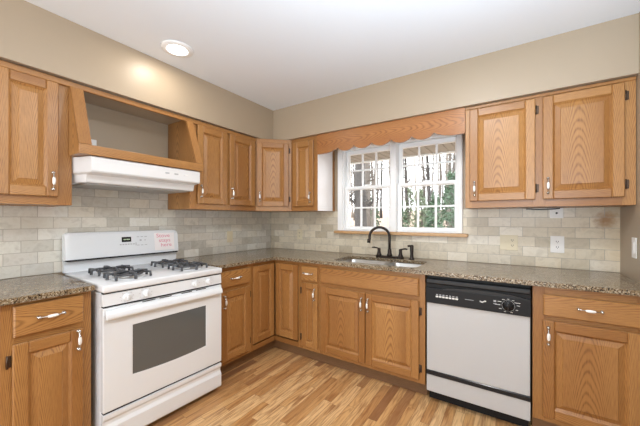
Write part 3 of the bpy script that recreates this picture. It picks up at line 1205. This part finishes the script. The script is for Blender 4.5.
# shallow wells and burners
for bx, by in ((0.185, -0.290), (0.185, -0.545), (0.578, -0.290), (0.578, -0.545)):
    mb = MB()
    mb.lathe([(0.092, 0), (0.088, 0.0030), (0.060, 0.0016), (0.0, 0.0016)], ENAMEL, (bx, by, 0.9132), (0, 0, 1), 28)
    mb.lathe([(0.046, 0.0016), (0.044, 0.012), (0.040, 0.017), (0.0, 0.017)], BURN, (bx, by, 0.9132), (0, 0, 1), 24)
    mb.lathe([(0.036, 0.017), (0.037, 0.022), (0.033, 0.026), (0.0, 0.027)], IRON, (bx, by, 0.9132), (0, 0, 1), 24)
    mb.build('burner', c)
    mb = MB()
    zt = 0.948
    hw, hd = 0.108, 0.108
    # four arms with feet and a square ring
    for ax_, ay_ in ((1, 0), (-1, 0), (0, 1), (0, -1)):
        p0 = Vector((bx + ax_ * 0.028, by + ay_ * 0.028, zt))
        p1 = Vector((bx + ax_ * hw, by + ay_ * hd, zt - 0.002))
        p2 = Vector((bx + ax_ * (hw + 0.002), by + ay_ * (hd + 0.002), 0.917))
        mb.tube([p0, p0.lerp(p1, 0.5) + Vector((0, 0, 0.003)), p1, p2], [0.0075, 0.008, 0.009, 0.009], IRON, 8)
    ring_pts = [(bx + 0.078 * math.cos(2 * PI * k / 24), by + 0.078 * math.sin(2 * PI * k / 24), zt - 0.010) for k in range(25)]
    mb.tube(ring_pts, 0.0065, IRON, 8, cap=False)
    for sx in (-1, 1):
        for sy in (-1, 1):
            mb.tube([(bx + sx * 0.080, by + sy * 0.026, zt - 0.004), (bx + sx * 0.095, by + sy * 0.082, zt - 0.004), (bx + sx * 0.095, by + sy * 0.088, 0.917)], 0.0075, IRON, 8)
    mb.build('burner_grate', c)
# backguard
mb = MB()
prof = [(-0.045, 0.912), (-0.050, 0.984), (-0.050, 0.988), (-0.030, 0.990), (-0.030, 0.999), (-0.088, 1.000), (-0.090, 1.010), (-0.076, 1.160), (-0.066, 1.176), (-0.050, 1.181), (-0.012, 1.181), (-0.012, 0.912)]
stn = [(-0.004, 0.88, 0.95), (0.0, 0.94, 0.97), (0.010, 0.98, 0.99), (0.024, 1.0, 1.0)]
stn = stn + [(RW + 0.004 - a, b, c_) for a, b, c_ in stn[::-1]]
rings = []
for x, kz, ky in stn:
    rings.append([mb.bm.verts.new((x, -0.012 + (y + 0.012) * (ky if z > 0.995 else 1), (1.0 + (z - 1.0) * kz) if z > 1.0 else z)) for y, z in prof])
fs = [mb.bm.faces.new(rings[0]), mb.bm.faces.new(rings[-1][::-1])]
for a, b in zip(rings[:-1], rings[1:]):
    for k in range(len(prof)):
        k2 = (k + 1) % len(prof)
        fs.append(mb.bm.faces.new((a[k], b[k], b[k2], a[k2])))
bmesh.ops.recalc_face_normals(mb.bm, faces=fs)
mb.finish(fs, ENAMEL)
bgd = mb.build('backguard', c)
mb = MB()
mb.box((0.006, -0.0865, 0.9885), (RW + 0.0, -0.04, 0.9992), GAP)
mb.build('shadow_slot', bgd)


def bgp(x, z, lift=0.0012):
    """point on the sloping face of the backguard"""
    y = -0.090 + (z - 1.010) / 0.150 * 0.014
    return Vector((x, y - lift, z))


def bg_rect(mb, x0, x1, z0, z1, mat, lift=0.0012, th=0.004):
    mb.prism([bgp(x0, z0, lift), bgp(x1, z0, lift), bgp(x1, z1, lift), bgp(x0, z1, lift)], (0, th, 0), mat)


mb = MB()
bg_rect(mb, 0.326, 0.390, 1.100, 1.137, BLACKG, 0.0016)
disp = mb.build('clock_display', bgd)
for k, x in enumerate((0.342, 0.354, 0.366, 0.376)):
    mb = MB()
    bg_rect(mb, x - 0.004, x + 0.0035, 1.114, 1.123, DIGIT, 0.0022, 0.001)
    mb.build('clock_digit', disp)
btn = [(0.312 + k * 0.018, 0.324 + k * 0.018, 1.078, 1.086) for k in range(6)]
for zz in (1.068, 1.132):
    btn += [(0.430 + k * 0.028, 0.448 + k * 0.028, zz, zz + 0.005) for k in range(3)]
btn += [(0.450, 0.464, 1.102, 1.114), (0.486, 0.494, 1.104, 1.112), (0.420, 0.426, 1.070, 1.092)]
for b_ in btn:
    mb = MB()
    bg_rect(mb, *b_, GREYI, 0.0012)
    mb.build('touch_button', bgd)
# paper note
mb = MB()
mb.prism([(0.562, -0.0915, 1.018), (0.722, -0.0915, 1.018), (0.722, -0.0790, 1.158), (0.558, -0.0790, 1.158)], (0, -0.0006, 0), PAPER)
for i, wd in enumerate(('Stove', 'stays', 'here')):
    zc = 1.122 - i * 0.038

    def fn(x, y, zc=zc, i=i):
        z = zc + y
        yy = -0.0915 + (z - 1.020) / 0.138 * 0.0125
        return Vector((0.630 + i * 0.012 + x * 1.15, yy - 0.0013, z))
    text_into(mb, wd, 0.043, PINKI, fn)
o = mb.build('paper_note', None, c.location, (0, 0, LROT - R(2.2)))
tag(o, 'white paper note with pink handwriting stuck on the right of the range backguard', 'note')

# ------------------------------------------------------------------ range hood
c = thing('range_hood', 'white under-cabinet range hood above the gas range', 'range hood', (0.008, -2.094, 0), LROT)
HW = 0.768
mb = MB()
# profile with the control band in front and a recessed lower rim
secs = [(0.000, -0.330), (0.040, -0.488), (HW - 0.024, -0.488), (HW, -0.350)]


def hood_layer(off, z):
    return [(0.0, -0.004, z), (0.0, -0.345 + off, z), (0.038, -0.490 + off, z), (HW - 0.022, -0.490 + off, z), (HW, -0.360 + off, z), (HW, -0.004, z)]


lay = [hood_layer(0.012, 1.643), hood_layer(0.0, 1.635), hood_layer(0.0, 1.558), hood_layer(0.008, 1.550), hood_layer(0.075, 1.540), hood_layer(0.085, 1.500), hood_layer(0.092, 1.494)]
vr = [[mb.bm.verts.new(p) for p in l_] for l_ in lay]
fs = [mb.bm.faces.new(vr[0])]
for a, b in zip(vr[:-1], vr[1:]):
    for i in range(6):
        fs.append(mb.bm.faces.new((a[i], a[(i + 1) % 6], b[(i + 1) % 6], b[i])))
fs.append(mb.bm.faces.new(vr[-1][::-1]))
bmesh.ops.recalc_face_normals(mb.bm, faces=fs)
mb.finish(fs, HOODW)
hb = mb.build('hood_body', c)
mb = MB()
mb.box((0.05, -0.36, 1.486), (HW - 0.05, -0.04, 1.4935), GREYM)
mb.build('grease_filter', c)
mb = MB()
mb.lathe([(0.006, 0), (0.006, 0.006), (0, 0.007)], CHROME, (0.34, -0.385, 1.4945), (0, 0, -1), 10)
mb.build('filter_latch', c)
for x in (0.488, 0.555, 0.632):
    mb = MB()
    mb.box((x - 0.014, -0.4925, 1.594), (x + 0.014, -0.489, 1.604), GREYI if x != 0.632 else WHITEI, bev=0.001)
    mb.build('control_switch', c)
mb = MB(); mb.box((0.15, -0.455, 1.5455), (0.27, -0.43, 1.5485), GREYM); mb.build('maker_plate', c)

# oak surround above the hood: front board and two tapering wings, open in front
c = thing('hood_surround', 'open oak surround with two sloping wings and a front board above the range hood', 'hood surround', (0, -2.10, 0), LROT)
mb = MB()
BW = 0.775
mb.box((-0.018, -0.505, 1.646), (BW, -0.487, 1.702), OAK, (1, 0, 0), 0.002)
mb.box((0.0, -0.487, 1.6465), (BW - 0.006, -0.35, 1.660), OAK, (1, 0, 0))
mb.build('front_board', c)
for nm, x0, x1 in (('left_wing', -0.018, 0.0), ('right_wing', BW - 0.018, BW)):
    mb = MB()
    # side triangle
    mb.prism([(x0, -0.3505, 1.647), (x0, -0.3505, 2.052), (x0, -0.358, 2.052), (x0, -0.4865, 1.702), (x0, -0.4865, 1.647)], (x1 - x0, 0, 0), OAK, (0, 0, 1))
    mb.build('side_wing', c)
    mb = MB()
    sx0, sx1 = (-0.018, 0.043) if nm == 'left_wing' else (BW - 0.055, BW)
    mb.prism([(sx0, -0.358, 2.054), (sx0, -0.375, 2.054), (sx0, -0.505, 1.703), (sx0, -0.488, 1.703)], (sx1 - sx0, 0, 0), OAK, (0, -0.34, -0.94))
    mb.build('sloping_stile', c)

# ------------------------------------------------------------------ dishwasher
c = thing('dishwasher', 'dishwasher with pale panel and black controls right of the sink cabinet', 'dishwasher', (2.030, 0, 0))
DW = 0.601
mb = MB()
mb.box((0.004, -0.60, 0.10), (DW - 0.004, -0.03, 0.878), BLACK)
mb.build('tub_housing', c)
mb = MB(); mb.box((0.01, -0.565, 0.004), (DW - 0.01, -0.50, 0.078), BLACK); mb.build('kick_panel', c)
mb = MB(); mb.box((0.006, -0.628, 0.083), (DW - 0.004, -0.602, 0.198), DWP, bev=0.002); mb.build('lower_panel', c)
mb = MB(); mb.box((0.003, -0.622, 0.078), (DW - 0.002, -0.602, 0.84), BLACK); mb.box((0.003, -0.634, 0.198), (DW - 0.002, -0.602, 0.229), BLACKG, bev=0.003); mb.build('door_edging', c)
mb = MB(); mb.box((0.008, -0.630, 0.230), (DW - 0.006, -0.6225, 0.697), DWP, bev=0.002); mb.build('door_panel', c)
mb = MB()
mb.box((0.002, -0.642, 0.698), (DW - 0.001, -0.602, 0.802), BLACK, bev=0.004, seg=2)
# curved handle pocket and top bar
mb.box((0.002, -0.618, 0.802), (DW - 0.001, -0.602, 0.828), GAP)
arc = [(0.12 + 0.45 * i / 14, 0.803 + 0.018 * math.sin(PI * i / 14) ** 0.6) for i in range(15)]
mb.prism([(x, -0.640, z) for x, z in [(0.10, 0.8)] + arc + [(0.59, 0.8)]], (0, 0.016, 0), BLACKG)
mb.box((0.002, -0.640, 0.828), (DW - 0.001, -0.602, 0.862), BLACKG, bev=0.008, seg=3)
mb.box((0.250, -0.6432, 0.752), (0.300, -0.6415, 0.7545), GREYI)
for k in range(6):
    mb.box((0.335 + k * 0.006, -0.6432, 0.750 - 0.004 * math.sin(k)), (0.3395 + k * 0.006, -0.6415, 0.758 - 0.004 * math.sin(k)), WHITEI)
mb.box((0.410, -0.6432, 0.762), (0.424, -0.6415, 0.773), GREYI)
mb.box((0.408, -0.6432, 0.750), (0.426, -0.6415, 0.753), GREYI)
for a, ln in ((10, .016), (35, .03), (60, .012), (90, .01), (120, .014), (150, .02), (180, .03), (215, .014), (250, .01), (290, .012), (330, .012)):
    ca, sa = math.cos(R(a)), math.sin(R(a))
    cx_, cz_ = 0.487 + 0.046 * ca, 0.749 + 0.040 * sa
    mb.box((cx_ - ln / 2 + ca * ln / 3, -0.6432, cz_ - 0.0013), (cx_ + ln / 2 + ca * ln / 3, -0.6415, cz_ + 0.0013), WHITEI)
cp = mb.build('control_panel', c)
for k in range(7):
    mb = MB()
    x = 0.078 + k * 0.0205
    mb.box((x - 0.008, -0.6465, 0.742), (x + 0.008, -0.640, 0.752), WHITEI, bev=0.001)
    mb.box((x - 0.006, -0.643, 0.757), (x + 0.006, -0.6415, 0.763), GREYI)
    mb.build('push_button', c)
mb = MB()
mb.lathe([(0.034, 0), (0.034, 0.004), (0.027, 0.006), (0.025, 0.018), (0.0, 0.018)], BLACKG, (0.487, -0.642, 0.749), (0, -1, 0), 28)
mb.box((0.4835, -0.668, 0.727), (0.4905, -0.659, 0.771), BLACK, bev=0.002)
for k in range(40):
    a = 2 * PI * k / 40
    mb.box((0.487 + 0.0325 * math.cos(a) - 0.0012, -0.6465, 0.749 + 0.0325 * math.sin(a) - 0.0012), (0.487 + 0.0325 * math.cos(a) + 0.0012, -0.6455, 0.749 + 0.0325 * math.sin(a) + 0.0012), WHITEI)
mb.build('timer_dial', c)

# ------------------------------------------------------------------ plates, sockets, switches


def plate_mesh(root, w, h, mat, kind, gangs=1):
    """local: plate centred at origin, on the plane y=0, facing -y"""
    mb = MB()
    mb.box((-w / 2, -0.006, -h / 2), (w / 2, -0.0005, h / 2), mat, bev=0.002, seg=2)
    mb.build('cover_plate', root)
    for g_ in range(gangs):
        gx = (g_ - (gangs - 1) / 2) * 0.046
        if kind[g_] == 'socket':
            for sz in (-0.020, 0.020):
                mb = MB()
                mb.prism([(gx + x, -0.006, sz + z) for x, z in rrect(-0.017, 0.017, -0.014, 0.014, 0.008, 4)], (0, -0.0022, 0), mat)
                for sx in (-0.006, 0.006):
                    mb.box((gx + sx - 0.0016, -0.0088, sz - 0.003), (gx + sx + 0.0016, -0.0078, sz + 0.006), SLOT)
                mb.box((gx - 0.0022, -0.0088, sz - 0.010), (gx + 0.0022, -0.0078, sz - 0.006), SLOT)
                mb.build('receptacle', root)
        elif kind[g_] == 'switch':
            mb = MB()
            mb.box((gx - 0.006, -0.008, -0.013), (gx + 0.006, -0.0055, 0.013), mat)
            mb.box((gx - 0.0042, -0.017, 0.001), (gx + 0.0042, -0.007, 0.010), mat, bev=0.001)
            mb.build('toggle', root)
        elif kind[g_] == 'rocker':
            mb = MB()
            mb.box((gx - 0.0165, -0.010, -0.033), (gx + 0.0165, -0.0055, 0.033), mat, bev=0.002)
            mb.build('rocker', root)
        elif kind[g_] == 'jack':
            mb = MB()
            mb.lathe([(0.007, 0), (0.007, 0.004), (0, 0.004)], SLOT, (gx, -0.005, 0), (0, -1, 0), 12)
            mb.build('jack', root)
    for sz in ((-0.048, 0.048) if h > 0.1 else ()):
        mb = MB()
        mb.lathe([(0.003, 0), (0.003, 0.0012), (0, 0.0014)], mat, (0, -0.006, sz), (0, -1, 0), 8)
        mb.build('screw', root)


TY = -0.0062
c = thing('light_switch', 'ivory switch plate on the left wall tiles, right of the range', 'switch', (0.0062, -0.652, 1.083), LROT)
plate_mesh(c, 0.074, 0.118, PLATEI, ['rocker'])
c = thing('wall_outlet', 'ivory outlet on the back wall tiles nearest the corner', 'outlet', (0.455, TY, 1.094))
plate_mesh(c, 0.074, 0.118, PLATEI, ['socket'])
c = thing('wall_outlet', 'wide ivory two-gang plate on the back wall tiles right of the window', 'outlet', (2.508, TY, 1.088))
plate_mesh(c, 0.118, 0.118, PLATEI, ['switch', 'socket'], 2)
c = thing('wall_outlet', 'white duplex outlet on the back wall tiles below the right wall cabinet', 'outlet', (2.806, TY, 1.088))
plate_mesh(c, 0.080, 0.122, PLATEW, ['socket'])
c = thing('jack_plate', 'small white plate high on the tiles just under the right wall cabinet', 'wall plate', (2.802, TY, 1.316))
plate_mesh(c, 0.078, 0.074, PLATEW, ['jack'])
mb = MB()
mb.tube([(2.62 + 0.2 * i / 10, -0.026, 1.3485 - 0.006 * math.sin(PI * i / 10)) for i in range(11)], 0.004, CABLE, 8)
tag(mb.build('cable'), 'dark cable drooping under the right wall cabinet', 'cable')
c = thing('light_switch', 'white light switch on the right wall beside the countertop', 'switch', (WX - 0.0005, -0.305, 1.105), -LROT)
plate_mesh(c, 0.074, 0.120, PLATEW, ['rocker'])
c = thing('wall_outlet', 'white plate on the wall inside the open surround above the hood', 'outlet', (0.0005, -1.893, 1.790), LROT)
plate_mesh(c, 0.074, 0.115, PLATEW, ['socket'])

# ------------------------------------------------------------------ recessed ceiling light
LX, LY = 0.618, -1.605
c = thing('ceiling_light', 'round white recessed ceiling light, lit, above the range', 'ceiling light', (LX, LY, H))
mb = MB()
n = 40
prof = [(0.066, -0.010), (0.072, -0.012), (0.100, -0.006), (0.104, -0.0008), (0.066, -0.0008)]
rings = [[mb.bm.verts.new((r_ * math.cos(2 * PI * k / n), r_ * math.sin(2 * PI * k / n), z)) for k in range(n)] for r_, z in prof]
fs = []
for a, b in zip(rings, rings[1:] + rings[:1]):
    for k in range(n):
        fs.append(mb.bm.faces.new((a[k], a[(k + 1) % n], b[(k + 1) % n], b[k])))
bmesh.ops.recalc_face_normals(mb.bm, faces=fs)
mb.finish(fs, WTRIM, None, True)
mb.build('trim_ring', c)
mb = MB()
mb.lathe([(0.0655, -0.0015), (0.0655, -0.006), (0.05, -0.009), (0.0, -0.010)], LENS, (0, 0, 0), (0, 0, 1), 32)
mb.build('lens', c)
l = bpy.data.lights.new('lamp_glow', 'AREA')
l.shape = 'DISK'
l.size = 0.125
l.energy = 2.6
l.color = (1.0, 0.92, 0.80)
lo = bpy.data.objects.new('lamp_glow', l)
COL.objects.link(lo)
lo.parent = c
lo.location = (0, 0, -0.014)

# ------------------------------------------------------------------ outdoors
mb = MB()
gx = [-22 + i * 1.6 for i in range(24)]
gy = [0.3 + i * 1.5 for i in range(24)]


def gz(x, y):
    return -0.45 + max(0, y - 1) * 0.082 + 0.12 * math.sin(x * 0.7 + y * 0.3)


vg = [[mb.bm.verts.new((x, y, gz(x, y))) for x in gx] for y in gy]
fs = []
for j in range(23):
    for i in range(23):
        fs.append(mb.bm.faces.new((vg[j][i], vg[j][i + 1], vg[j + 1][i + 1], vg[j + 1][i])))
mb.finish(fs, LITTER, None, True)
struct(mb.build('ground'))
# eave soffit above the window
mb = MB()
mb.box((-1.2, 0.152, 2.03), (4.0, 0.80, 2.05), EAVE)
for k in range(60):
    x = -1.15 + k * 0.086
    mb.box((x, 0.153, 2.024), (x + 0.07, 0.79, 2.030), EAVE)
mb.box((-1.2, 0.80, 2.01), (4.0, 0.83, 2.19), WTRIM)
struct(mb.build('ceiling_eave'))

rnd = random.Random(11)


def tree_at(px, Y, h, r, barkm, leaf=None, dense=0, nb=16, lean=0.0, label='', group=None, name='bare_tree'):
    """px: photograph column the trunk stands at, used only to spread the wood out through the window"""
    x = 2.5578 + (Y + 2.7663) * px
    z = gz(x, Y) - 0.1
    t = thing(name, label, 'tree', (x, Y, z), 0, group)
    mb = MB()
    pts, rad = [], []
    a = rnd.uniform(0, 6.28)
    for k in range(8):
        q = k / 7
        pts.append((lean * q * h + 0.08 * math.sin(a + q * 5), 0.08 * math.cos(a + q * 4), q * h))
        rad.append(r * (1 - 0.72 * q) * (1.35 if k == 0 else 1))
    mb.tube(pts, rad, barkm, 8)
    mb.build('trunk', t)
    mb = MB()
    for b in range(nb):
        q = rnd.uniform(0.16, 0.95)
        i = int(q * 7)
        p = Vector(pts[i]).lerp(Vector(pts[min(i + 1, 7)]), q * 7 - i)
        an = rnd.uniform(0, 6.28)
        L = h * rnd.uniform(0.04, 0.085) * (1.1 - 0.5 * q)
        d = Vector((math.cos(an), math.sin(an), rnd.uniform(0.1, 0.9)))
        e1 = p + d * L * 0.5
        e2 = p + d * L + Vector((0, 0, L * 0.25))
        rb = r * 0.30 * (1 - 0.6 * q)
        mb.tube([p, e1, e2], [rb, rb * 0.6, rb * 0.22], barkm, 5)
        for s_ in range(7):
            st_ = p.lerp(e2, rnd.uniform(0.35, 0.95))
            d2 = Vector((rnd.uniform(-1, 1), rnd.uniform(-1, 1), rnd.uniform(-0.3, 1))).normalized()
            mb.tube([st_, st_ + d2 * L * 0.7], [rb * 0.36, rb * 0.14], barkm, 4)
    mb.build('branches', t)
    if leaf:
        mb = MB()
        fs = []
        for k in range(dense):
            q = rnd.uniform(0.05, 1.0)
            sp_ = 0.20 * h * (1.05 - q * 0.75)
            an, rr_ = rnd.uniform(0, 6.28), sp_ * math.sqrt(rnd.random())
            i = min(6, int(q * 7))
            cpt = Vector((pts[i][0] + rr_ * math.cos(an), pts[i][1] + rr_ * math.sin(an), q * h + rnd.uniform(-0.1, 0.1)))
            s_ = rnd.uniform(0.05, 0.11)
            u_ = Vector((rnd.uniform(-1, 1), rnd.uniform(-1, 1), rnd.uniform(-1, 1))).normalized()
            v_ = u_.orthogonal().normalized()
            fs.append(mb.bm.faces.new([mb.bm.verts.new(cpt + w_) for w_ in (u_ * s_, v_ * s_ * 0.45, -u_ * s_, -v_ * s_ * 0.45)]))
        mb.finish(fs, leaf)
        mb.build('foliage', t)
    return t


# big dark trunk close to the left-hand sash
tree_at(-0.471, 5.0, 9.0, 0.20, BARKD, nb=12, label='thick dark tree trunk standing closest outside the left window', name='pine_tree')
GB = 'bare trees in the woods behind the house'
LB = 'slender leafless tree in the woods outside the window'
placed = [(2.5578 + 7.7663 * -0.471, 5.0, 1.7)]
ever = ((-0.215, 7.5, 2.0, 600), (-0.265, 9.5, 2.2, 500), (-0.33, 11, 1.9, 350), (-0.165, 9.5, 2.9, 900), (-0.43, 13, 2.0, 300), (-0.30, 14.5, 2.4, 350))
placed += [(2.5578 + (e_[1] + 2.7663) * e_[0], e_[1], 1.0) for e_ in ever]
tries = 0
count = 0
while count < 75 and tries < 9000:
    tries += 1
    Y = rnd.uniform(6.0, 25)
    s_ = rnd.uniform(-0.58, -0.11)
    h_ = rnd.uniform(7, 11)
    x_ = 2.5578 + (Y + 2.7663) * s_
    cr = 0.084 * h_
    if any((x_ - a) ** 2 + (Y - b) ** 2 < (cr + c_) ** 2 for a, b, c_ in placed):
        continue
    placed.append((x_, Y, cr))
    count += 1
    tree_at(s_, Y, h_, rnd.uniform(0.045, 0.13), rnd.choice((BARK, BARK, BARKP, BARKP, BARKD)), nb=34, lean=rnd.uniform(-0.01, 0.01), label=LB, group=GB)
GE = 'evergreens in the woods behind the house'
for s_, Y, h, dn in ever:
    tree_at(s_, Y, h, 0.06, BARK, rnd.choice((LEAF, LEAF, LEAFP)), dn, 10, label='leafy green evergreen among the bare trees outside the window', group=GE, name='evergreen_tree')
